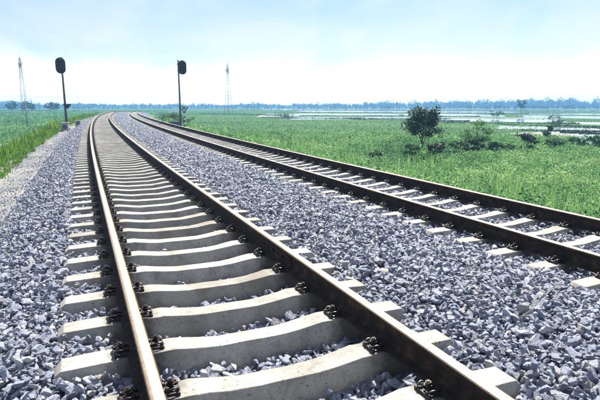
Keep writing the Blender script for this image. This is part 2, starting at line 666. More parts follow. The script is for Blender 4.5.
sp = np.arange(-5, 60, 0.5)
pu = path_u(sp)
tt = np.linspace(0, 1, 14)
U = pu[:, :1] * (1 - tt) + pu[:, 1:] * tt
S = np.repeat(sp[:, None], 14, 1)
X, Y = P(S, U)
Z = bank_z(S, U) + 0.02
V = np.stack([X, Y, Z], -1).reshape(-1, 3)
i = np.arange(len(sp) - 1)[:, None] * 14 + np.arange(13)[None]
F = np.stack([i, i + 14, i + 15, i + 1], -1).reshape(-1, 4)
tag(obj('dirt_path', mesh_np('dirt_path', V, F, [M_DIRT], True)), 'pale gravelly dirt path along the left foot of the ballast', kind='structure')

_cy, _sy, _cp, _sp_ = math.cos(YAW), math.sin(YAW), math.cos(PITCH), math.sin(PITCH)


def site(px, py, z=FIELD_Z):
    """map reading: where a sight line of the survey meets the level z (used once to survey the plan)"""
    u, v = (px - 300) / 509.2, (py - 200) / 509.2
    y, zz = _cp - v * _sp_, -_sp_ - v * _cp
    dx, dy = u * _cy + y * _sy, -u * _sy + y * _cy
    t = (z - CAM.z) / zz
    return CAM.x + dx * t, CAM.y + dy * t


def sheet(name, outline, z, mat, wob=0.08, k=0):
    """a level patch with a ragged outline"""
    pts = []
    n = len(outline)
    for a in range(n):
        p0, p1 = np.array(outline[a]), np.array(outline[(a + 1) % n])
        seg = max(3, int(np.linalg.norm(p1 - p0) / 6))
        for q in range(min(seg, 24)):
            pts.append(p0 + (p1 - p0) * q / min(seg, 24))
    pts = np.array(pts)
    c = pts.mean(0)
    w = 1 + wob * waves(pts[:, 0], pts[:, 1], 40, 6, k)
    pts = c + (pts - c) * w[:, None]
    V = np.concatenate([pts, np.full((len(pts), 1), z)], 1)
    return mesh_np(name, V, np.arange(len(pts))[None], [mat])


# flooded paddies: measured corners (near-left, near-right, far-right, far-left)
WATERS = [
    ([(285, 119.6), (432, 119.0), (420, 116.9), (283, 117.0)], 'flooded paddy strip just left of and behind the dark tree'),
    ([(266, 115.6), (400, 115.6), (395, 113.9), (268, 113.7)], 'long bright water strip beyond the open green field'),
    ([(442, 121.8), (566, 122.6), (560, 119.4), (440, 118.6)], 'shining water strip right of the dark tree'),
    ([(296, 111.9), (520, 113.2), (515, 111.6), (300, 110.6)], 'thin far water strip in the middle distance'),
    ([(492, 129.0), (650, 132.2), (650, 128.6), (500, 126.0)], 'water strip crossing to the right edge of the fields'),
    ([(566, 145.5), (598, 146.5), (594, 140.9), (568, 140.0)], 'nearest small pond with bushes on its bank at right'),
    ([(576, 138.9), (655, 140.2), (655, 134.0), (578, 133.6)], 'wide pale pond at the right edge'),
    ([(520, 117.6), (645, 119.6), (645, 117.2), (520, 115.2)], 'far water strip at the right below the tree line'),
    ([(330, 109.8), (470, 110.3), (470, 109.3), (330, 108.9)], 'farthest thin water strip, left of the lone far tree'),
    ([(480, 110.8), (640, 111.8), (640, 110.5), (480, 109.8)], 'farthest thin water strip, at the foot of the right tree line'),
    ([(530, 114.6), (650, 115.6), (650, 113.9), (530, 113.2)], 'far water strip below the lone far tree'),
    ([(262, 110.0), (325, 110.2), (322, 109.3), (262, 109.1)], 'farthest thin water strip, right of the lattice mast'),
    ([(578, 124.6), (650, 125.6), (650, 122.8), (575, 122.2)], 'water strip at the right edge above the dark rushes'),
    ([(405, 116.4), (505, 116.9), (500, 114.8), (405, 114.4)], 'water strip directly behind the dark tree crown'),
]
for k, (cs, lab) in enumerate(WATERS):
    o = obj('water', sheet('water', [site(*c) for c in cs], FIELD_Z + 0.015 + 0.004 * k, M_WATER, 0.05, k * 3))
    tag(o, lab, kind='structure')
SANDS = [
    ([(255, 117.0), (300, 116.4), (292, 114.6), (262, 114.8)], 'sandy bank at the left end of the paddies'),
    ([(395, 118.0), (560, 119.0), (556, 118.0), (395, 117.1)], 'pale mud bank between the paddy strips'),
    ([(495, 133.4), (650, 139.9), (650, 132.4), (560, 131.2)], 'pale mud flat beside the right hand ponds'),
    ([(296, 114.2), (480, 114.7), (475, 113.9), (300, 113.4)], 'thin sand strip behind the water'),
    ([(-30, 152), (14, 147.0), (12, 143.0), (-30, 146.5)], 'pale dirt road patch below the left bank'),
]
for k, (cs, lab) in enumerate(SANDS):
    o = obj('mud_flat' if k < 4 else 'dirt_road', sheet('mud_flat', [site(*c) for c in cs], FIELD_Z + 0.006 + 0.001 * k, M_DIRT, 0.06, k * 3 + 1))
    tag(o, lab, kind='structure')

# ------------------------------------------------------------------ rails, sleepers and fastenings
HEAD_HALF = 0.0365
RAIL_PROFILE = [(-0.075, -0.176), (-0.075, -0.163), (-0.024, -0.150), (-0.0085, -0.132), (-0.0085, -0.060), (-0.020, -0.046), (-0.0365, -0.036),
                (-0.0365, -0.010), (-0.031, -0.0025), (-0.019, -0.0002), (0.019, -0.0002), (0.031, -0.0025), (0.0365, -0.010), (0.0365, -0.036),
                (0.020, -0.046), (0.0085, -0.060), (0.0085, -0.132), (0.024, -0.150), (0.075, -0.163), (0.075, -0.176)]
RAIL_MAT = [0, 0, 0, 0, 0, 0, 0, 1, 1, 2, 1, 1, 0, 0, 0, 0, 0, 0, 0, 0]


def rail_mesh(uc, dz):
    ss = np.concatenate([np.arange(-5, 30, 0.5), np.arange(30, END_S + 0.1, 1.0)])
    n = len(RAIL_PROFILE)
    V = []
    for s in ss:
        for (a, z) in RAIL_PROFILE:
            x, y = P(s, uc + a)
            V.append((x, y, z + dz + drop(s)))
    V = np.array(V)
    m = len(ss)
    i = (np.arange(m - 1)[:, None] * n)
    j = np.arange(n)[None]
    F = np.stack([i + j, i + (j + 1) % n, i + n + (j + 1) % n, i + n + j], -1).reshape(-1, 4)
    me = mesh_np('rail', V, F, [M_RUST, M_HEAD, M_RUN])
    me.polygons.foreach_set('material_index', np.tile(RAIL_MAT, m - 1).astype(np.int32))
    bm = bmesh.new()
    bm.from_mesh(me)
    bm.verts.ensure_lookup_table()
    bm.faces.new([bm.verts[k] for k in range(n)])
    bm.faces.new([bm.verts[(m - 1) * n + k] for k in range(n)][::-1])
    bmesh.ops.recalc_face_normals(bm, faces=bm.faces)
    bm.to_mesh(me)
    bm.free()
    return me


def sleeper_mesh(seed):
    r = random.Random(seed)
    # (u, top z, half width of top, half width of bottom), z measured from the rail top
    sec = [(-1.25, -0.235, 0.070, 0.125), (-1.205, -0.196, 0.088, 0.140), (-0.98, -0.190, 0.092, 0.146), (-0.52, -0.186, 0.092, 0.146),
           (-0.34, -0.214, 0.084, 0.135), (-0.22, -0.226, 0.080, 0.128), (0.22, -0.226, 0.080, 0.128), (0.34, -0.214, 0.084, 0.135),
           (0.52, -0.186, 0.092, 0.146), (0.98, -0.190, 0.092, 0.146), (1.205, -0.196, 0.088, 0.140), (1.25, -0.235, 0.070, 0.125)]
    us = [q[0] for q in sec]
    fine = sorted(set(us + [round(-1.15 + 0.1 * k, 3) for k in range(24)]))
    fine = [q for k, q in enumerate(fine) if q in us or min(abs(q - w) for w in us) > 0.03]
    sec = [(q, *[float(np.interp(q, us, [t[c] for t in sec])) for c in (1, 2, 3)]) for q in fine]
    bm = bmesh.new()
    rows = []
    for (u, z, a, b) in sec:
        j = lambda q: r.uniform(-q, q)
        rows.append([bm.verts.new((u, -b, -0.43)), bm.verts.new((u, -a + j(0.0015) + (0.008 if r.random() < 0.04 else 0), z + j(0.0012))), bm.verts.new((u, a + j(0.0015) - (0.008 if r.random() < 0.04 else 0), z + j(0.0012))), bm.verts.new((u, b, -0.43))])
    for p, q in zip(rows, rows[1:]):
        for k in range(3):
            bm.faces.new((p[k], p[k + 1], q[k + 1], q[k]))
        bm.faces.new((p[3], p[0], q[0], q[3]))
    bm.faces.new(rows[0])
    bm.faces.new(rows[-1][::-1])
    bmesh.ops.recalc_face_normals(bm, faces=bm.faces)
    es = [e for e in bm.edges if e.calc_face_angle(0) > 0.5 and min(v.co.z for v in e.verts) > -0.4]
    bmesh.ops.bevel(bm, geom=es, offset=0.007, segments=2, profile=0.5, affect='EDGES')
    return bm_mesh('sleeper', bm, M_CONC)


def fastener_mesh():
    """bent spring clip held by a bolt, on its gauge plate; local x points away from the rail"""
    bm = bmesh.new()
    add_box(bm, (0.050, 0, -0.178), (0.075, 0.12, 0.020), 1, 0.004)
    add_box(bm, (0.088, 0, -0.172), (0.022, 0.15, 0.030), 1, 0.004)
    # W shaped clip
    half = [(0.016, 0.020, -0.140), (0.004, 0.034, -0.146), (0.006, 0.050, -0.150), (0.030, 0.060, -0.138), (0.062, 0.062, -0.128),
            (0.088, 0.054, -0.140), (0.094, 0.038, -0.150), (0.080, 0.026, -0.146), (0.058, 0.022, -0.134), (0.036, 0.018, -0.130)]
    for sgn in (1, -1):
        add_tube(bm, [(x, y * sgn, z) for x, y, z in half], 0.0085, 6, 0)
    add_tube(bm, [(0.036, 0.018, -0.130), (0.029, 0.0, -0.128), (0.036, -0.018, -0.130)], 0.0085, 6, 0)
    add_tube(bm, [(0.052, 0, -0.19), (0.052, 0, -0.086)], 0.0115, 8, 0)
    add_tube(bm, [(0.052, 0, -0.122), (0.052, 0, -0.116)], 0.027, 12, 0, smooth=False)
    add_tube(bm, [(0.052, 0, -0.116), (0.052, 0, -0.095)], 0.020, 6, 0, smooth=False)
    for v in bm.verts:
        v.co.x *= 0.92
        v.co.y *= 0.9
        v.co.z = -0.188 + (v.co.z + 0.188) * 0.74
    return bm_mesh('fastener', bm, [M_IRON, M_PLATE])


SLEEPERS = [sleeper_mesh(k) for k in range(9)]
FASTENER = fastener_mesh()


def make_track(uc, dz, s0, n, n_fast, label):
    root = empty('railway_track', (0, 0, 0))
    tag(root, label, 'railway track', 'the two parallel tracks')
    rails = []
    for sg in (-1, 1):
        rails.append(obj('rail', rail_mesh(uc + sg * 0.7535, dz), root))
    for i in range(n):
        s = s0 + i * PITCH_SLEEPER
        th = -s / CURVE_R
        jit = random.uniform(-0.012, 0.012) if i > 8 else random.uniform(-0.004, 0.004)
        sl = obj('sleeper', SLEEPERS[random.randrange(9)], root, P3(s + jit, uc, dz + float(drop(s)) + 0.0), th + random.uniform(-0.005, 0.005))
        if random.random() < 0.5:
            sl.rotation_euler.z += PI
        if i < n_fast:
            for sg in (-1, 1):
                for out in (-1, 1):
                    x = sg * 0.7535 + out * 0.064
                    f = obj('fastener', FASTENER, sl, (x, random.uniform(-0.012, 0.012), random.uniform(-0.002, 0.002)), 0 if out > 0 else PI)
                    f.rotation_euler.z += random.uniform(-0.06, 0.06)
    return root, rails


S0_1 = 2.064 - 4 * PITCH_SLEEPER
S0_2 = 4.33 - 6 * PITCH_SLEEPER
trk1, rails1 = make_track(0.0, 0.0, S0_1, 298, 110, 'nearer railway track with bright rails and deep exposed concrete sleepers')
trk2, rails2 = make_track(TRACK2_U, TRACK2_DZ, S0_2, 298, 80, 'farther railway track, right of the ballast strip and beside the green field')

# joint bar on the right rail of the near track
bm = bmesh.new()
for sg in (-1,):
    x0 = sg * 0.0085
    poly = [(x0, -0.058), (x0 + sg * 0.018, -0.052), (x0 + sg * 0.020, -0.066), (x0 + sg * 0.010, -0.078), (x0 + sg * 0.010, -0.122), (x0 + sg * 0.022, -0.140), (x0 + sg * 0.020, -0.150), (x0, -0.138)]
    add_prism(bm, poly, 0.80, 0)
    for k in range(6):
        y = -0.34 + k * 0.136
        add_tube(bm, [(x0 + sg * 0.008, y, -0.1), (x0 + sg * 0.024, y, -0.1)], 0.014, 6, 0, smooth=False)
fp = obj('joint_bar', bm_mesh('joint_bar', bm, M_RUST), rails1[1], P3(4.66, 0.7535, 0.0), -4.66 / CURVE_R)

# ------------------------------------------------------------------ ballast stones
def hull_stone(seed):
    r = np.random.default_rng(seed)
    n = 11
    p = r.normal(size=(n, 3))
    p /= np.linalg.norm(p, axis=1)[:, None]
    p *= r.uniform(0.75, 1.15, (n, 1))
    p *= np.array([1.0, r.uniform(0.62, 0.95), r.uniform(0.50, 0.8)])
    bm = bmesh.new()
    vs = [bm.verts.new(q) for q in p]
    bmesh.ops.convex_hull(bm, input=vs)
    for v in list(bm.verts):
        if not v.link_faces:
            bm.verts.remove(v)
    bmesh.ops.bevel(bm, geom=list(bm.edges), offset=(0.045, 0.065, 0.09)[seed % 3], segments=1, profile=0.5, affect='EDGES', clamp_overlap=True)
    bmesh.ops.triangulate(bm, faces=[f for f in bm.faces if len(f.verts) > 4])
    return bm_mesh('stone', bm, M_STONE)


N_VAR = 18
STONES = [hull_stone(100 + k) for k in range(N_VAR)]


def jitter_grid(s0, s1, u0, u1, d, jit=0.48):
    ss, uu = np.arange(s0, s1, d), np.arange(u0, u1, d)
    S, U = np.meshgrid(ss, uu, indexing='ij')
    S = S + rng.uniform(-jit, jit, S.shape) * d
    U = U + rng.uniform(-jit, jit, U.shape) * d
    return S.ravel(), U.ravel()


def clear_of_track(S, U, r):
    """true where a stone of radius r does not stand in a sleeper, a rail or a fastening"""
    ok = np.ones(len(S), bool)
    for uc, s0 in ((0.0, S0_1), (TRACK2_U, S0_2)):
        ph = (S - s0) / PITCH_SLEEPER
        ds = np.abs(ph - np.round(ph)) * PITCH_SLEEPER
        du = np.abs(U - uc)
        hw = np.where(du > 1.20, 0.085, 0.115)
        ok &= ~((du < 1.27) & (ds < hw + r * 0.55))
        dr = np.abs(du - 0.7535)
        ok &= ~((dr < 0.062 + r * 0.4))
        ok &= ~((dr < 0.19) & (ds < 0.11 + r * 0.4))
    return ok


parts = []
for (a, b, d, rm, lay) in ((0.6, 9.5, 0.047, 0.0305, 2), (9.5, 20, 0.052, 0.0310, 1), (20, 45, 0.058, 0.0300, 1), (45, 100, 0.10, 0.042, 1)):
    for l in range(lay + (1 if lay == 2 else 0)):
        S, U = jitter_grid(a, b, -2.7, 7.5, d) if l < 2 else jitter_grid(a, b, -0.75, 0.75, d * 0.85)
        R_ = rm * np.exp(rng.normal(-0.04, 0.40, len(S)))
        R_ = np.clip(R_, rm * 0.38, rm * 2.0)
        keep = clear_of_track(S, U, R_)
        if l == 1:
            keep &= rng.random(len(S)) < 0.42
        x, y = P(S, U)
        keep &= in_view(x, y, 0.16)
        S, U, R_ = S[keep], U[keep], R_[keep]
        Z = ballast_z(S, U) + rng.uniform(-0.022, 0.014, len(S)) + (0.034 * rng.random(len(S)) + 0.006 if l == 1 else 0) - (0.012 if l == 2 else 0)
        parts.append(np.stack([S, U, Z, R_, np.full(len(S), l)], 1))
# strays on the dirt path
S, U = jitter_grid(6, 50, -4.2, -2.55, 0.075)
k = (waves(S, U * 4, 7, 8, 9) + np.abs(U + 3.35) * -0.5 + rng.normal(0, 0.4, len(S)) > -0.05) | (rng.random(len(S)) < 0.22) | (U > -2.8)
S, U = S[k], U[k]
parts.append(np.stack([S, U, bank_z(S, U) + 0.025, 0.023 * np.exp(rng.normal(0, 0.3, len(S))), np.ones(len(S))], 1))
ST = np.concatenate(parts)
X, Y = P(ST[:, 0], ST[:, 1])
ST_P = np.stack([X, Y, ST[:, 2]], 1)
rot = rng.uniform(0, 2 * PI, (len(ST), 3))
rot[:, 0] = rng.normal(0, 0.55, len(ST))
rot[:, 1] = rng.normal(0, 0.55, len(ST))
idx = rng.integers(0, N_VAR, len(ST))
dist = np.linalg.norm(ST_P - np.array(CAM), axis=1)
# which ones show largest from the footpath viewpoint
vx, vy, vz = ST_P[:, 0] - CAM.x, ST_P[:, 1] - CAM.y, ST_P[:, 2] - CAM.z
rx, fy = vx * _cy - vy * _sy, vx * _sy + vy * _cy
dep, upp = fy * _cp - vz * _sp_, fy * _sp_ + vz * _cp
vis = (dep > 0.3) & (np.abs(rx / dep) < 0.585) & (-upp / dep < 0.385)
size = np.where(vis, ST[:, 3] / dist, 0) * (1 + 0.6 * (ST[:, 4] > 0.5)) * (dist < 9)
crib = (np.abs(ST[:, 1]) < 0.65)
size[crib] *= 0.8
big = np.argsort(-size)[:298]
single = np.zeros(len(ST), bool)
single[big] = True
first_of = {}
for q in big:
    v = int(idx[q])
    o = obj('stone', STONES[v], bed)
    o.location = ST_P[q]
    o.rotation_euler = rot[q]
    r = float(ST[q, 3])
    o.scale = (r, r, r)
    first_of.setdefault(v, o)
sources = [first_of[v] for v in sorted(first_of)]
remap = {v: k for k, v in enumerate(sorted(first_of))}
rest = ~single
pm = bpy.data.meshes.new('loose_ballast')
pm.vertices.add(int(rest.sum()))
pm.vertices.foreach_set('co', ST_P[rest].astype(np.float32).ravel())
at = pm.attributes.new('srot', 'FLOAT_VECTOR', 'POINT')
at.data.foreach_set('vector', rot[rest].astype(np.float32).ravel())
at = pm.attributes.new('sscale', 'FLOAT', 'POINT')
at.data.foreach_set('value', ST[rest, 3].astype(np.float32))
at = pm.attributes.new('sidx', 'INT', 'POINT')
at.data.foreach_set('value', np.array([remap.get(int(v), 0) for v in idx[rest]], np.int32))
pm.materials.append(M_STONE)
loose = obj('loose_ballast', pm, bed)
tag(loose, 'blue grey crushed ballast stones covering the whole bed', kind='stuff')
ng = bpy.data.node_groups.new('scatter_stones', 'GeometryNodeTree')
ng.interface.new_socket('Geometry', in_out='INPUT', socket_type='NodeSocketGeometry')
ng.interface.new_socket('Geometry', in_out='OUTPUT', socket_type='NodeSocketGeometry')
gi, go = ng.nodes.new('NodeGroupInput'), ng.nodes.new('NodeGroupOutput')
iop = ng.nodes.new('GeometryNodeInstanceOnPoints')
iop.inputs['Pick Instance'].default_value = True
jn = ng.nodes.new('GeometryNodeJoinGeometry')
for o in reversed(sources):
    oi = ng.nodes.new('GeometryNodeObjectInfo')
    oi.transform_space = 'ORIGINAL'
    oi.inputs['Object'].default_value = o
    oi.inputs['As Instance'].default_value = True
    ng.links.new(oi.outputs['Geometry'], jn.inputs[0])


def named(nm, typ):
    n = ng.nodes.new('GeometryNodeInputNamedAttribute')
    n.data_type = typ
    n.inputs['Name'].default_value = nm
    return n.outputs['Attribute']


ng.links.new(gi.outputs[0], iop.inputs['Points'])
ng.links.new(jn.outputs[0], iop.inputs['Instance'])
ng.links.new(named('sidx', 'INT'), iop.inputs['Instance Index'])
ng.links.new(named('srot', 'FLOAT_VECTOR'), iop.inputs['Rotation'])
ng.links.new(named('sscale', 'FLOAT'), iop.inputs['Scale'])
ng.links.new(iop.outputs['Instances'], go.inputs[0])
mod = loose.modifiers.new('scatter', 'NODES')
mod.node_group = ng

# ------------------------------------------------------------------ foliage builders
def leaf_quads(C, size, up=0.5, aspect=0.55, tint=None, r=rng):
    """one folded leaf per centre C, returned as vertices, faces and face tint"""
    n = len(C)
    d = r.normal(size=(n, 3))
    d[:, 2] = np.abs(d[:, 2]) * 0.6 + up * r.normal(0, 0.5, n)
    d /= np.linalg.norm(d, axis=1)[:, None]
    e = r.normal(size=(n, 3))
    e -= d * (e * d).sum(1)[:, None]
    e /= np.linalg.norm(e, axis=1)[:, None]
    L = (np.asarray(size) * np.ones(n))[:, None]
    W = L * aspect
    a = C - d * L * 0.5
    b = C + e * W * 0.5
    c = C + d * L * 0.5
    f = C - e * W * 0.5
    V = np.stack([a, b, c, f], 1).reshape(-1, 3)
    F = np.arange(n * 4).reshape(n, 4)
    t = r.random(n) if tint is None else np.clip(tint, 0, 1)
    return V, F, t


def blades(B, h, w, lean=0.35, tint=None, r=rng):
    """upright grass blades bending at the tip; B base points"""
    n = len(B)
    a = r.uniform(0, 2 * PI, n)
    dx, dy = np.cos(a), np.sin(a)
    b = a + r.uniform(-0.6, 0.6, n) + PI / 2
    h = np.asarray(h) * np.ones(n)
    w = np.asarray(w) * np.ones(n)
    l = np.abs(r.normal(0, lean, n)) * h
    sx, sy = np.cos(b) * w / 2, np.sin(b) * w / 2
    z0 = np.zeros(n)
    v0 = B + np.stack([-sx, -sy, z0 - 0.03], 1)
    v1 = B + np.stack([sx, sy, z0 - 0.03], 1)
    m = B + np.stack([dx * l * 0.35, dy * l * 0.35, h * 0.6], 1)
    v2 = m + np.stack([sx * 0.8, sy * 0.8, z0], 1)
    v3 = m - np.stack([sx * 0.8, sy * 0.8, z0], 1)
    v4 = B + np.stack([dx * l, dy * l, h * np.sqrt(np.clip(1 - (l / h) ** 2 * 0.5, 0.3, 1))], 1)
    V = np.stack([v0, v1, v2, v3, v4], 1).reshape(-1, 3)
    k = np.arange(n)[:, None] * 5
    return V, [k + np.array([[0, 1, 2, 3]]), k + np.array([[3, 2, 4]])], (r.random(n) if tint is None else np.clip(tint, 0, 1))


class Pile:
    def __init__(self):
        self.V, self.Q, self.T, self.q, self.t, self.n = [], [], [], [], [], 0

    def add(self, V, F, tint):
        F = F if isinstance(F, list) else [F]
        for f in F:
            (self.Q if f.shape[1] == 4 else self.T).append(f + self.n)
            (self.q if f.shape[1] == 4 else self.t).append(tint)
        self.V.append(V)
        self.n += len(V)

    def mesh(self, name, mat):
        F, tt = [], []
        if self.Q:
            F.append(np.concatenate(self.Q))
            tt.append(np.concatenate(self.q))
        if self.T:
            F.append(np.concatenate(self.T))
            tt.append(np.concatenate(self.t))
        return mesh_np(name, np.concatenate(self.V), F, [mat], False, {'tint': ('FACE', np.concatenate(tt))})


def ground_z(x, y):
    s, u = SU(x, y)
    return np.maximum(np.where((s > -8) & (s < 298) & (np.abs(u) < 39), bank_z(s, u), FIELD_Z), FIELD_Z)


POND = []
for cs, _ in WATERS + SANDS:
    POND.append(np.array([site(*c) for c in cs]))


def off_water(x, y):
    ok = np.ones(len(x), bool)
    for q in POND:
        c = q.mean(0)
        q = c + (q - c) * 1.03
        ins = np.ones(len(x), bool)
        sgn = None
        area = 0
        for a in range(4):
            x0, y0 = q[a]
            x1, y1 = q[(a + 1) % 4]
            area += x0 * y1 - x1 * y0
        for a in range(4):
            x0, y0 = q[a]
            x1, y1 = q[(a + 1) % 4]
            cr = (x1 - x0) * (y - y0) - (y1 - y0) * (x - x0)
            ins &= (cr * area >= 0)
        ok &= ~ins
    return ok


# --- left bank grass
pile = Pile()
n = 60000
S = 9 + 130 * rng.random(n) ** 1.5
U = -3.55 - rng.random(n) ** 1.3 * 5.0
lim = path_u(S)[:, 1] + 0.15
dens = np.clip((lim - U) * 1.6, 0, 1) * np.clip(0.55 + 0.8 * waves(S, U, 2.2, 8, 2), 0.04, 1)
k = (rng.random(n) < dens)
S, U = S[k], U[k]
x, y = P(S, U)
k = in_view(x, y, 0.1)
x, y, S, U = x[k], y[k], S[k], U[k]
hh = (0.24 + 0.50 * np.exp(-((U + 4.75) / 0.55) ** 2) + 0.26 * waves(S, U, 2.2, 8, 8)) * rng.uniform(0.6, 1.25, len(x))
hh = np.clip(hh, 0.08, 1.7)
pile.add(*blades(np.stack([x, y, ground_z(x, y)], 1), hh, 0.012 + 0.0006 * S, 0.42, 0.45 + 0.22 * waves(x, y, 2.5, 8, 4) + rng.normal(0, 0.18, len(x))))
n = 260
S = 12 + 36 * rng.random(n)
U = -3.35 - 0.9 * rng.random(n)
m = 26
SS = np.repeat(S, m) + rng.normal(0, 0.10, n * m)
UU = np.repeat(U, m) + rng.normal(0, 0.07, n * m)
x, y = P(SS, UU)
pile.add(*blades(np.stack([x, y, ground_z(x, y)], 1), np.repeat(rng.uniform(0.06, 0.26, n), m) * rng.uniform(0.6, 1.2, n * m), 0.012 + 0.0005 * SS, 0.5, np.repeat(rng.uniform(0.15, 0.7, n), m)))
o = obj('bank_grass', pile.mesh('bank_grass', L_GRASS))
tag(o, 'tall bright green grass on the left bank beside the dirt path', 'grass', kind='stuff')

# --- left field crop
pile = Pile()
n = 95000
d = 30 + 420 * rng.random(n) ** 1.7
a = YAW - 0.25 - 0.45 * rng.random(n)
x, y = CAM.x + d * np.sin(a), CAM.y + d * np.cos(a)
s, u = SU(x, y)
k = ((u < -6.0) | ((s > 240) & (u < 9))) & off_water(x, y)
x, y, d, u = x[k], y[k], d[k], u[k]
hz = 0.35 + 0.22 * waves(x, y, 14, 8, 6)
z = ground_z(x, y) + rng.random(len(x)) * np.clip(hz, 0.1, 0.8)
pile.add(*leaf_quads(np.stack([x, y, z], 1), 0.16 + 0.0022 * d, 0.6, 0.5, 0.42 + 0.16 * waves(x, y, 30, 8, 16) + rng.normal(0, 0.17, len(x))))
o = obj('left_field_crop', pile.mesh('left_field_crop', L_FIELD))
tag(o, 'low green crop covering the field left of the railway', 'crop', kind='stuff')

# --- right slope and right field: leafy weeds and tall stalks
pile = Pile()
n = 9500
d = 9 + 66 * rng.random(n) ** 1.35
a = YAW - 0.36 + 1.0 * rng.random(n)
x, y = CAM.x + d * np.sin(a), CAM.y + d * np.cos(a)
s, u = SU(x, y)
k = (u > 7.6) & off_water(x, y)
x, y, d, u = x[k], y[k], d[k], u[k]
hp = np.clip(0.62 + 0.34 * waves(x, y, 6, 10, 12) + 0.30 * waves(x, y, 2.2, 8, 20), 0.15, 1.6)
rp = 0.35 + 0.30 * rng.random(len(x))
gz = ground_z(x, y)
plant_t = 0.50 + 0.20 * waves(x, y, 9, 8, 25) + 0.20 * waves(x, y, 28, 8, 29) + rng.normal(0, 0.14, len(x))
m = 44
nn = len(x) * m
th = rng.uniform(0, 2 * PI, nn)
rr = np.sqrt(rng.random(nn))
hh = rng.random(nn) ** 0.6
px_ = np.repeat(x, m) + np.cos(th) * rr * np.repeat(rp, m)
py_ = np.repeat(y, m) + np.sin(th) * rr * np.repeat(rp, m)
pz_ = np.repeat(gz, m) + hh * np.repeat(hp, m) * (1 - 0.45 * rr ** 2)
dd = np.repeat(d, m)
pile.add(*leaf_quads(np.stack([px_, py_, pz_], 1), (0.066 + 0.0014 * dd) * rng.uniform(0.6, 1.5, nn), 0.5, 0.58, np.repeat(plant_t, m) + rng.normal(0, 0.13, nn)))
# tall thin stalks
n = 3800
d = 9 + 75 * rng.random(n) ** 1.2
a = YAW - 0.36 + 1.0 * rng.random(n)
x, y = CAM.x + d * np.sin(a), CAM.y + d * np.cos(a)
s, u = SU(x, y)
cl = waves(x, y, 5, 8, 30)
k = (u > 7.8) & (u < 22) & (cl + rng.normal(0, 0.25, n) > 0.35) & off_water(x, y)
x, y, d, u = x[k], y[k], d[k], u[k]
b3 = np.stack([x, y, ground_z(x, y)], 1)
hs = rng.uniform(0.8, 1.75, len(x))
mm = 5
bb = np.repeat(b3, mm, 0) + np.concatenate([rng.normal(0, 0.10, (len(x) * mm, 2)), np.zeros((len(x) * mm, 1))], 1)
pile.add(*blades(bb, np.repeat(hs, mm) * rng.uniform(0.7, 1.05, len(x) * mm), 0.014 + 0.0007 * np.repeat(d, mm), 0.16, np.repeat(0.62 + rng.normal(0, 0.15, len(x)), mm)))
# tall leafy stalks standing above the rest
n = 520
d = 12 + 55 * rng.random(n) ** 1.2
a = YAW - 0.34 + 0.95 * rng.random(n)
x, y = CAM.x + d * np.sin(a), CAM.y + d * np.cos(a)
s, u = SU(x, y)
k = (u > 9.5) & (u < 20) & (waves(x, y, 9, 8, 37) + rng.normal(0, 0.3, n) > 0.1) & off_water(x, y)
x, y, d = x[k], y[k], d[k]
hs = rng.uniform(1.0, 2.1, len(x))
gz = ground_z(x, y)
m = 46
nn = len(x) * m
t = rng.random(nn) ** 0.8
th = rng.uniform(0, 2 * PI, nn)
rad = 0.17 * (1.1 - t) * np.sqrt(rng.random(nn)) + 0.03
C = np.stack([np.repeat(x, m) + np.cos(th) * rad, np.repeat(y, m) + np.sin(th) * rad, np.repeat(gz, m) + 0.1 + t * np.repeat(hs, m)], 1)
pile.add(*leaf_quads(C, rng.uniform(0.09, 0.2, nn), 0.8, 0.32, np.repeat(rng.uniform(0.15, 0.8, len(x)), m) + rng.normal(0, 0.12, nn)))
pile.add(*blades(np.stack([x, y, gz], 1), hs, 0.03, 0.05, np.full(len(x), 0.3)))
o = obj('field_weeds', pile.mesh('field_weeds', L_FIELD))
tag(o, 'dense leafy green weeds and tall stalks on the slope and field right of the tracks', 'weeds', kind='stuff')

# --- right field farther out
pile = Pile()
n = 120000
d = 62 + 330 * rng.random(n) ** 1.6
a = YAW - 0.36 + 1.0 * rng.random(n)
x, y = CAM.x + d * np.sin(a), CAM.y + d * np.cos(a)
s, u = SU(x, y)
k = (u > 9) & off_water(x, y)
x, y, d = x[k], y[k], d[k]
hz = np.clip(0.34 + 0.2 * waves(x, y, 18, 8, 33), 0.06, 0.7) * np.where(d > 130, 0.35, 1.0)
z = ground_z(x, y) + rng.random(len(x)) * hz
pile.add(*leaf_quads(np.stack([x, y, z], 1), 0.14 + 0.0013 * d, 0.4, 0.55, 0.45 + 0.17 * waves(x * 0.4, y, 26, 8, 13) + rng.normal(0, 0.14, len(x))))
o = obj('far_field_crop', pile.mesh('far_field_crop', L_FIELD))
tag(o, 'low green crop of the open field beyond the weeds', 'crop', kind='stuff')


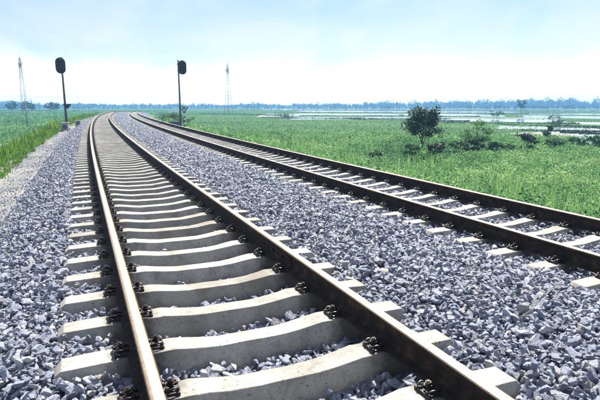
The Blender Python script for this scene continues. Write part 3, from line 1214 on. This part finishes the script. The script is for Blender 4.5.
# ------------------------------------------------------------------ trees and bushes
def build_tree(name, label, cat, loc, height, width, mat, n_leaf, leaf, trunk_r=0.05, clear=0.28, group=None, seed=1, stems=1, squash=1.0, clumps=None, gap=0.55):
    r = np.random.default_rng(seed)
    root = empty(name, loc)
    tag(root, label, cat, group)
    bm = bmesh.new()
    tips = []
    nb = clumps or 14
    for st in range(stems):
        ox, oy = (r.normal(0, width * 0.12, 2) if stems > 1 else (0, 0))
        top = Vector((ox + r.normal(0, 0.05) * width, oy + r.normal(0, 0.05) * width, height * 0.72))
        tr = [Vector((ox, oy, -0.12))]
        for q in range(1, 6):
            t = q / 5
            tr.append(Vector((ox, oy, 0)).lerp(top, t) + Vector((r.normal(0, 0.02) * width, r.normal(0, 0.02) * width, 0)))
        add_tube(bm, tr, [trunk_r * (1 - 0.16 * q) for q in range(6)], 7)
        for q in range(nb // stems):
            t = r.uniform(clear * 0.9, 0.95)
            i0 = min(int(t * 5), 4)
            p0 = tr[i0].lerp(tr[i0 + 1], t * 5 - i0)
            an = q * 2.4 + r.uniform(-0.5, 0.5)
            zt = height * r.uniform(clear + 0.12, 0.97)
            prof = math.sqrt(max(0.05, 1 - ((zt / height - (clear + 1) / 2) / ((1 - clear) / 2 + 0.02)) ** 2))
            rad = width * 0.5 * prof * r.uniform(0.45, 0.98)
            p2 = Vector((ox + math.cos(an) * rad, oy + math.sin(an) * rad, zt))
            p1 = p0.lerp(p2, 0.5) + Vector((0, 0, height * 0.03))
            add_tube(bm, [p0, p1, p2], [trunk_r * 0.45, trunk_r * 0.28, trunk_r * 0.1], 5)
            tips += [p2, p1.lerp(p2, 0.5), p2]
            for w in range(2):
                p3 = p2 + Vector((r.normal(0, 0.11) * width, r.normal(0, 0.11) * width, r.normal(0.02, 0.05) * height))
                add_tube(bm, [p1.lerp(p2, 0.6), p3], [trunk_r * 0.16, trunk_r * 0.06], 4)
                tips.append(p3)
    obj('trunk', bm_mesh('trunk', bm, M_BARK), root)
    T = np.array([tuple(t) for t in tips])
    cs = r.uniform(0.6, 1.25, len(T))
    pick = r.integers(0, len(T), n_leaf)
    off = r.normal(size=(n_leaf, 3))
    off /= np.linalg.norm(off, axis=1)[:, None]
    off *= (r.random((n_leaf, 1)) ** gap) * width * 0.155 * cs[pick][:, None]
    off[:, 2] *= 0.75 * squash
    C = T[pick] + off
    C[:, 2] = np.clip(C[:, 2], 0.02, None)
    tint = r.random(len(T))[pick] * 0.5 + r.random(n_leaf) * 0.5
    V, F, t = leaf_quads(C, leaf * r.uniform(0.6, 1.3, n_leaf), 0.2, 0.55, tint, r)
    obj('crown', mesh_np('crown', V, F, [mat], False, {'tint': ('FACE', t)}), root)
    return root


def gpt(px, py, lift=0.0):
    x, y = site(px, py)
    return (x, y, float(ground_z(np.array([x]), np.array([y]))[0]) + lift)


build_tree('tree', 'dark round-crowned small tree standing alone in the green field', 'tree', gpt(422, 158.5), 4.05, 3.3, L_TREE, 7400, 0.15, 0.07, 0.37, None, 11, clumps=24, gap=0.45)
build_tree('tree', 'light green airy sapling with thin trunk right of the dark round tree', 'tree', gpt(477, 154), 2.9, 2.9, L_PALE, 2600, 0.15, 0.045, 0.30, None, 12, clumps=16, squash=0.7)
BUSHES = [
    (412, 157, 1.05, 1.5, L_BUSH, 'dark bush at the left foot of the dark round tree'),
    (437, 157, 1.1, 1.5, L_RED, 'dark bush at the right foot of the dark round tree'),
    (375, 163, 0.85, 1.5, L_BUSH, 'low dark mound of leaves in the weeds left of the dark round tree'),
    (436, 164, 0.5, 1.9, L_BUSH, 'low flat dark shrub in the weeds in front of the dark round tree'),
    (456, 156, 1.2, 1.8, L_BUSH, 'green bush between the dark tree and the pale sapling'),
    (470, 155, 1.25, 1.5, L_RED, 'dark bush at the foot of the pale sapling'),
    (492, 154, 1.1, 1.7, L_BUSH, 'dark bush just right of the pale sapling'),
    (506, 153, 0.9, 1.8, L_BUSH, 'low dark hedge bush between the pale sapling and the taller bush to its right'),
    (527, 152, 1.75, 1.9, L_RED, 'dark bushy shrub standing in the weeds below the small pond'),
    (556, 150, 1.1, 2.0, L_BUSH, 'dark low bush left of the nearest small pond'),
    (573, 147.5, 1.0, 1.3, L_BUSH, 'dark bush at the left bank of the nearest small pond'),
    (582, 148, 1.0, 1.1, L_BUSH, 'dark bush in front of the middle of the nearest small pond'),
    (596, 149, 1.3, 2.0, L_BUSH, 'dark bush at the right bank of the nearest small pond'),
    (548, 139, 1.7, 1.0, L_BUSH, 'slim upright shrub behind the weeds left of the ponds'),
    (556, 127.5, 2.4, 3.6, L_BUSH, 'rounded bush beside the water strip at right'),
    (285, 118.5, 1.7, 6.0, L_BUSH, 'dark clump at the left end of the long water strip'),
    (498, 118.2, 2.6, 4.5, L_BUSH, 'lone bush between the far water strips'),
]
for i, (px, py, h, w, mt, lab) in enumerate(BUSHES):
    q = gpt(px, py)
    far = math.hypot(q[0], q[1])
    build_tree('bush', lab, 'bush', q, h, w, mt, 1500 if far < 90 else 900, 0.13 + 0.0012 * far, 0.03, 0.05, 'bushes in the right hand fields', 40 + i, stems=3, clumps=12)
# mound of shrubs beside the far track, before the signal
for i, (s, u, h, w, lab) in enumerate([(74, 9.6, 1.5, 3.0, 'leafy shrub beside the farther track, nearest behind the right signal'), (83, 9.9, 1.9, 3.6, 'tallest leafy shrub of the mound beyond the right signal'),
                                       (93, 9.6, 1.5, 3.4, 'leafy shrub beside the farther track, farthest along the curve')]):
    x, y = P(s, u)
    build_tree('bush', lab, 'bush', (float(x), float(y), float(ground_z(np.array([x]), np.array([y]))[0])), h, w, L_BUSH, 1500, 0.2, 0.04, 0.05, 'shrubs beside the farther track', 80 + i, stems=3, clumps=14)
TREES_FAR = [(13, 113, 6.4, 6.5, 'leftmost small round tree in the field left of the railway'), (25.5, 113, 6.0, 5.0, 'small round tree at the foot of the left lattice mast'),
             (32, 112.6, 5.6, 4.6, 'small round tree just right of the left lattice mast'), (50, 112.4, 6.4, 6.0, 'round tree in the left field, left one of the pair by the left signal'),
             (56.5, 112.4, 5.8, 5.2, 'round tree in the left field, nearest to the left signal mast'),
             (521, 112.2, 8.0, 6.5, 'lone round tree before the far tree line at right')]
for i, (px, py, h, w, lab) in enumerate(TREES_FAR):
    build_tree('tree', lab, 'tree', gpt(px, py), h, w, L_TREE, 700, 0.8, 0.14, 0.25, 'lone trees in the far fields', 120 + i, clumps=12)

# dark banks between the paddies: rows of low rushes
pile = Pile()
for (x0, y0, x1, y1, hh) in [(262, 117.9, 450, 118.9, 0.55), (300, 115.5, 480, 116.4, 0.5), (440, 122.4, 580, 124.6, 0.9), (300, 112.4, 560, 113.8, 0.6), (560, 132.6, 610, 134.2, 0.6),
                             (495, 124.4, 600, 127.6, 0.7), (200, 114.0, 285, 115.4, 0.5), (240, 110.0, 620, 111.0, 0.9), (520, 130.4, 600, 132.0, 0.5), (350, 119.4, 470, 121.0, 0.35),
                             (0, 113.4, 60, 114.2, 0.5), (0, 110.4, 100, 110.8, 0.8), (380, 134, 470, 139, 0.35), (500, 140, 580, 142, 0.4)]:
    n = 1600
    t = rng.random(n)
    p0, p1 = np.array(site(x0, y0)), np.array(site(x1, y1))
    C = p0 + (p1 - p0) * t[:, None]
    dd = np.hypot(C[:, 0], C[:, 1])
    nrm = C / dd[:, None]
    C = C + nrm * rng.normal(0, 1, (n, 1)) * (0.012 * dd)[:, None]
    z = FIELD_Z + rng.random(n) * hh * 0.5 * np.clip(0.6 + 0.5 * waves(C[:, 0], C[:, 1], 20, 6, 7), 0.1, 1.3)
    pile.add(*leaf_quads(np.stack([C[:, 0], C[:, 1], z], 1), 0.16 + 0.0018 * dd, 0.3, 0.5, rng.random(n) * 0.4))
o = obj('field_rushes', pile.mesh('field_rushes', L_TREE))
tag(o, 'dark low rushes along the banks between fields and water', 'rushes', kind='stuff')

# far tree belt on the horizon
pile = Pile()
nt_ = 3000
a = YAW - 0.68 + 1.36 * rng.random(nt_)
d = np.where(rng.random(nt_) < 0.3, rng.uniform(640, 880, nt_), rng.uniform(1000, 1350, nt_))
hgt = (8.5 + 2.5 * waves(a * 100, a * 0, 9, 8, 3) + rng.exponential(1.6, nt_)) * np.where(d < 900, 0.45, 1.50) * np.interp(a - YAW, [-0.6, -0.2, 0.1, 0.3, 0.5], [0.55, 0.48, 0.55, 0.82, 0.88])
hgt = np.clip(hgt, 1.5, 20)
wid = hgt * rng.uniform(0.45, 0.9, nt_)
x, y = CAM.x + d * np.sin(a), CAM.y + d * np.cos(a)
m = 60
q = rng.normal(size=(nt_ * m, 3))
q /= np.linalg.norm(q, axis=1)[:, None]
q *= rng.random((nt_ * m, 1)) ** 0.4
C = np.stack([np.repeat(x, m) + q[:, 0] * np.repeat(wid, m) * 0.5, np.repeat(y, m) + q[:, 1] * np.repeat(wid, m) * 0.5, FIELD_Z + np.repeat(hgt, m) * (0.52 + 0.48 * q[:, 2])], 1)
pile.add(*leaf_quads(C, np.repeat(wid, m) * 0.22 + 0.25, 0.2, 0.7, rng.random(nt_ * m)))
o = obj('tree_belt', pile.mesh('tree_belt', L_FAR))
tag(o, 'distant blue hazy belt of trees along the whole horizon', 'wood', kind='stuff')

# low hill far left
hx, hy = CAM.x + 1380 * math.sin(YAW - 0.515), CAM.y + 1380 * math.cos(YAW - 0.515)
gx = np.linspace(-1, 1, 33)
HX, HY = np.meshgrid(gx, gx, indexing='ij')
HZ = 17 * np.exp(-((HX * 2.2) ** 2 + (HY * 2.2) ** 2)) + 2.0 * waves(HX * 300, HY * 300, 90, 8, 3) * np.exp(-(HX * 2) ** 2) - 3
V = np.stack([hx + HX * 160, hy + HY * 60, FIELD_Z + HZ], -1).reshape(-1, 3)
i = np.arange(32)[:, None] * 33 + np.arange(32)[None]
F = np.stack([i, i + 33, i + 34, i + 1], -1).reshape(-1, 4)
tag(obj('hill', mesh_np('hill', V, F, [M_FIELD], True)), 'low hazy hill on the left horizon', kind='structure')


# ------------------------------------------------------------------ signals and trackside equipment
def oval(w, h, n=14):
    r = w / 2
    pts = [(math.cos(PI * k / n) * r, h / 2 - r + math.sin(PI * k / n) * r) for k in range(n + 1)]
    pts += [(math.cos(PI + PI * k / n) * r, -h / 2 + r + math.sin(PI + PI * k / n) * r) for k in range(n + 1)]
    return pts


def make_signal(label, loc, rz, height, off, w=0.80, h=1.36):
    root = empty('railway_signal', loc, rz)
    tag(root, label, 'railway signal', 'the two colour light signals')
    bm = bmesh.new()
    add_tube(bm, [(0, 0, -0.1), (0, 0, height)], [0.105, 0.075], 14)
    add_tube(bm, [(0, 0, height), (0, 0, height + 0.05)], [0.085, 0.05], 14)
    obj('mast', bm_mesh('mast', bm, M_MAST), root)
    bm = bmesh.new()
    add_box(bm, (0, 0, 0.05), (0.55, 0.55, 0.42), 0, 0.03)
    obj('foundation', bm_mesh('foundation', bm, M_POLE), root)
    zc = height - h / 2
    hx0 = off
    bm = bmesh.new()
    add_prism(bm, oval(w, h), 0.02, 0, (hx0, -0.17, zc))
    add_prism(bm, oval(w * 0.98, h * 0.985), 0.05, 0, (hx0, -0.14, zc))
    head = obj('backboard', bm_mesh('backboard', bm, M_BLACK), root)
    bm = bmesh.new()
    add_box(bm, (hx0, -0.02, zc), (0.34, 0.22, h * 0.8), 0, 0.03)
    obj('housing', bm_mesh('housing', bm, M_BLACK), head)
    for k in (-1, 0, 1):
        bm = bmesh.new()
        zz = zc + k * 0.40
        rings = []
        for (yy, cut) in ((-0.18, 0), (-0.46, 0.10)):
            rings.append([bm.verts.new((hx0 + math.cos(t) * 0.15, yy, zz + math.sin(t) * 0.15 - cut * 0.3)) for t in np.linspace(-0.7, PI + 0.7, 15)])
        for q in range(14):
            bm.faces.new((rings[0][q], rings[0][q + 1], rings[1][q + 1], rings[1][q]))
        me_ = bm_mesh('hood', bm, M_BLACK, True)
        ho = obj('hood', me_, head)
        sm = ho.modifiers.new('thickness', 'SOLIDIFY')
        sm.thickness = 0.008
        bm = bmesh.new()
        add_tube(bm, [(hx0, -0.181, zz), (hx0, -0.20, zz), (hx0, -0.21, zz)], [0.12, 0.115, 0.07], 16)
        obj('lens', bm_mesh('lens', bm, M_LENS), head)
    bm = bmesh.new()
    for zz in (zc - 0.3, zc + 0.3):
        add_box(bm, (hx0 / 2, 0.02, zz), (abs(hx0) + 0.24, 0.26, 0.06), 0, 0.01)
    obj('bracket', bm_mesh('bracket', bm, M_BLACK), root)
    return root


s1 = P3(50.0, -2.95, 0)
s1.z = float(bank_z(50.0, -2.95)) + 0.02
sig1 = make_signal('colour light signal with dark oval head left of the tracks', s1, -0.02, 6.25, -0.10)
bm = bmesh.new()
add_prism(bm, [(-0.30, 0.28), (0.42, 0.28), (0.06, -0.16)], 0.03, 0, (0.12, -0.12, 2.02))
add_box(bm, (0.02, -0.05, 2.22), (0.5, 0.16, 0.05), 0, 0.005)
obj('marker_plate', bm_mesh('marker_plate', bm, M_BLACK), sig1)
s2 = P3(52.5, 7.35, 0)
s2.z = float(ballast_z(52.5, 7.35)) - 0.02
sig2 = make_signal('colour light signal with dark oval head right of the farther track', s2, -0.10, 6.75, 0.36)


def cabinet(label, loc, rz, size, mat, round_door=False):
    root = empty('equipment_box', loc, rz)
    tag(root, label, 'equipment box', 'trackside equipment boxes')
    w, d, h = size
    bm = bmesh.new()
    add_box(bm, (0, 0, 0.10 + h / 2), (w, d, h), 0, 0.025)
    obj('body', bm_mesh('body', bm, mat), root)
    bm = bmesh.new()
    add_box(bm, (0, 0, 0.10 + h + 0.018), (w + 0.08, d + 0.08, 0.05), 0, 0.015)
    obj('lid', bm_mesh('lid', bm, mat), root)
    bm = bmesh.new()
    for sx in (-1, 1):
        add_box(bm, (sx * (w / 2 - 0.08), 0, 0.02), (0.1, d * 0.8, 0.2), 0, 0.01)
    obj('footing', bm_mesh('footing', bm, M_POLE), root)
    bm = bmesh.new()
    if round_door:
        add_tube(bm, [(0, -d / 2 + 0.005, 0.10 + h * 0.5), (0, -d / 2 - 0.03, 0.10 + h * 0.5)], min(w, h) * 0.30, 18)
    else:
        add_box(bm, (0, -d / 2 - 0.008, 0.10 + h * 0.5), (w * 0.8, 0.02, h * 0.75), 0, 0.006)
    dr = obj('door', bm_mesh('door', bm, M_DARKBOX), root)
    bm = bmesh.new()
    add_tube(bm, [(w * 0.2, -d / 2 - 0.03, 0.10 + h * 0.42), (w * 0.2, -d / 2 - 0.06, 0.10 + h * 0.5), (w * 0.2, -d / 2 - 0.03, 0.10 + h * 0.58)], 0.008, 6)
    obj('handle', bm_mesh('handle', bm, M_STEEL), dr)
    return root


q = P3(47.6, -2.95, 0)
q.z = float(bank_z(47.6, -2.95)) + 0.01
cabinet('pale grey equipment box in front of the left signal mast', q, -0.1, (0.58, 0.45, 0.62), M_GREYBOX, True)
q = P3(52.5, -2.12, 0)
q.z = float(ballast_z(52.5, -2.12)) - 0.02
cabinet('small pale box on the ballast right of the left signal', q, -0.1, (0.46, 0.4, 0.42), M_GREYBOX, True)
q = P3(55.0, 7.05, 0)
q.z = float(ballast_z(55.0, 7.05)) + 0.02
cabinet('long dark equipment box left of the right signal mast', q, -0.15, (1.15, 0.5, 0.42), M_DARKBOX)
q = P3(50.2, 7.45, 0)
q.z = float(bank_z(50.2, 7.45)) + 0.12
cabinet('low white box at the right of the right signal', q, -0.15, (0.5, 0.35, 0.2), M_WHITE)

# striped marker post with open triangle
q = P3(51.2, 7.55, 0)
q.z = float(bank_z(51.2, 7.55)) + 0.05
mp = empty('marker_post', q, -0.2)
tag(mp, 'striped post with inverted open triangle frame beside the right signal', 'marker post')
for k in range(8):
    bm = bmesh.new()
    add_tube(bm, [(0, 0, -0.05 + k * 0.22), (0, 0, -0.05 + (k + 1) * 0.22)], 0.05, 10)
    obj('post_band', bm_mesh('post_band', bm, M_WHITE if k % 2 else M_BLACK), mp)
bm = bmesh.new()
A, B_, C_ = Vector((-0.37, 0, 2.36)), Vector((0.37, 0, 2.36)), Vector((0, 0, 1.70))
for a, b in ((A, B_), (B_, C_), (C_, A), ((A + B_) / 2, C_), ((A + C_) / 2, (A + B_) / 2), ((B_ + C_) / 2, (A + B_) / 2)):
    dvec = b - a
    add_tube(bm, [a, b], 0.035, 6)
obj('triangle_frame', bm_mesh('triangle_frame', bm, M_BLACK), mp)


# ------------------------------------------------------------------ lattice masts and poles
def lattice_mast(label, loc, rz, height, base, top, bays, waist=None):
    root = empty('lattice_mast', loc, rz)
    tag(root, label, 'lattice mast', 'the two lattice masts')
    def half(t):
        if waist:
            return (base + (top - base) * min(1, t / waist)) / 2
        return (base + (top - base) * t) / 2
    cor = [(-1, -1), (1, -1), (1, 1), (-1, 1)]
    for sx, sy in cor:
        bm = bmesh.new()
        add_tube(bm, [(sx * half(t), sy * half(t), height * t) for t in np.linspace(0, 1, bays + 1)], 0.07, 5)
        obj('leg', bm_mesh('leg', bm, M_STEEL), root)
    bm = bmesh.new()
    for k in range(bays):
        t0, t1 = k / bays, (k + 1) / bays
        for a in range(4):
            c0, c1 = cor[a], cor[(a + 1) % 4]
            h0, h1 = half(t0), half(t1)
            add_tube(bm, [(c0[0] * h0, c0[1] * h0, height * t0), (c1[0] * h1, c1[1] * h1, height * t1)], 0.03, 4)
            add_tube(bm, [(c1[0] * h0, c1[1] * h0, height * t0), (c0[0] * h1, c0[1] * h1, height * t1)], 0.03, 4)
            add_tube(bm, [(c0[0] * h1, c0[1] * h1, height * t1), (c1[0] * h1, c1[1] * h1, height * t1)], 0.03, 4)
    obj('bracing', bm_mesh('bracing', bm, M_STEEL), root)
    bm = bmesh.new()
    add_tube(bm, [(0, 0, height - 0.2), (0, 0, height + 2.2)], [0.07, 0.03], 6)
    obj('aerial', bm_mesh('aerial', bm, M_STEEL), root)
    for k in range(3):
        bm = bmesh.new()
        an = k * 2.1 + 0.4
        add_box(bm, (math.cos(an) * (top * 0.5 + 0.3), math.sin(an) * (top * 0.5 + 0.3), height * 0.9 - k * 0.5), (0.34, 0.34, 1.7), 0, 0.04)
        obj('antenna_panel', bm_mesh('antenna_panel', bm, M_STEEL), root)
    return root


x, y = site(25.0, 115.0)
lattice_mast('slender tall lattice mast in the field left of the railway', (x, y, FIELD_Z), 0.4, 25.5, 2.3, 0.5, 14)
x, y = site(228.6, 114.5)
lattice_mast('tapered lattice mast beyond the right signal, in the hazy field', (x, y, FIELD_Z), 0.5, 23.5, 2.9, 0.6, 13, 0.75)

for px, py, h, lab in ((27.5, 128, 5.6, 'utility pole nearest to the left lattice mast'), (54.7, 118.5, 5.4, 'utility pole left of the left signal, near the pair of trees'), (75.5, 112.5, 5.2, 'utility pole right of the left signal, near the track')):
    x, y = site(px, py)
    root = empty('utility_pole', (x, y, float(ground_z(np.array([x]), np.array([y]))[0])), -0.3)
    tag(root, lab, 'utility pole', 'thin poles left of the railway')
    bm = bmesh.new()
    add_tube(bm, [(0, 0, -0.1), (0, 0, h)], [0.13, 0.08], 8)
    obj('pole', bm_mesh('pole', bm, M_POLE), root)
    bm = bmesh.new()
    add_box(bm, (0, 0, h - 0.5), (1.2, 0.08, 0.08), 0)
    arm = obj('crossarm', bm_mesh('crossarm', bm, M_STEEL), root)
    for sx in (-0.5, 0, 0.5):
        bm = bmesh.new()
        add_tube(bm, [(sx, 0, h - 0.46), (sx, 0, h - 0.30)], [0.03, 0.045], 6)
        obj('insulator', bm_mesh('insulator', bm, M_WHITE), arm)

# ------------------------------------------------------------------ haze
hm = bpy.data.materials.new('haze')
hm.use_nodes = True
nt = hm.node_tree
nt.nodes.clear()
ho = nt.nodes.new('ShaderNodeOutputMaterial')
pv = nt.nodes.new('ShaderNodeVolumePrincipled')
pv.inputs['Color'].default_value = (0.20, 0.46, 0.82, 1)
pv.inputs['Density'].default_value = 0.00085
pv.inputs['Anisotropy'].default_value = 0.0
nt.links.new(pv.outputs[0], ho.inputs['Volume'])
try:
    hm.cycles.homogeneous_volume = True
except Exception:
    pass
bm = bmesh.new()
ctr = (CAM.x + 660 * math.sin(YAW), CAM.y + 660 * math.cos(YAW))
add_box(bm, (ctr[0], ctr[1], (-4.0 + 30.0) / 2), (2800, 1800, 34.0), 0, 0.0, Matrix.Rotation(-YAW, 3, 'Z'))
hz = obj('haze', bm_mesh('haze', bm, hm))
tag(hz, 'thin blue haze over the fields', 'haze', kind='stuff')
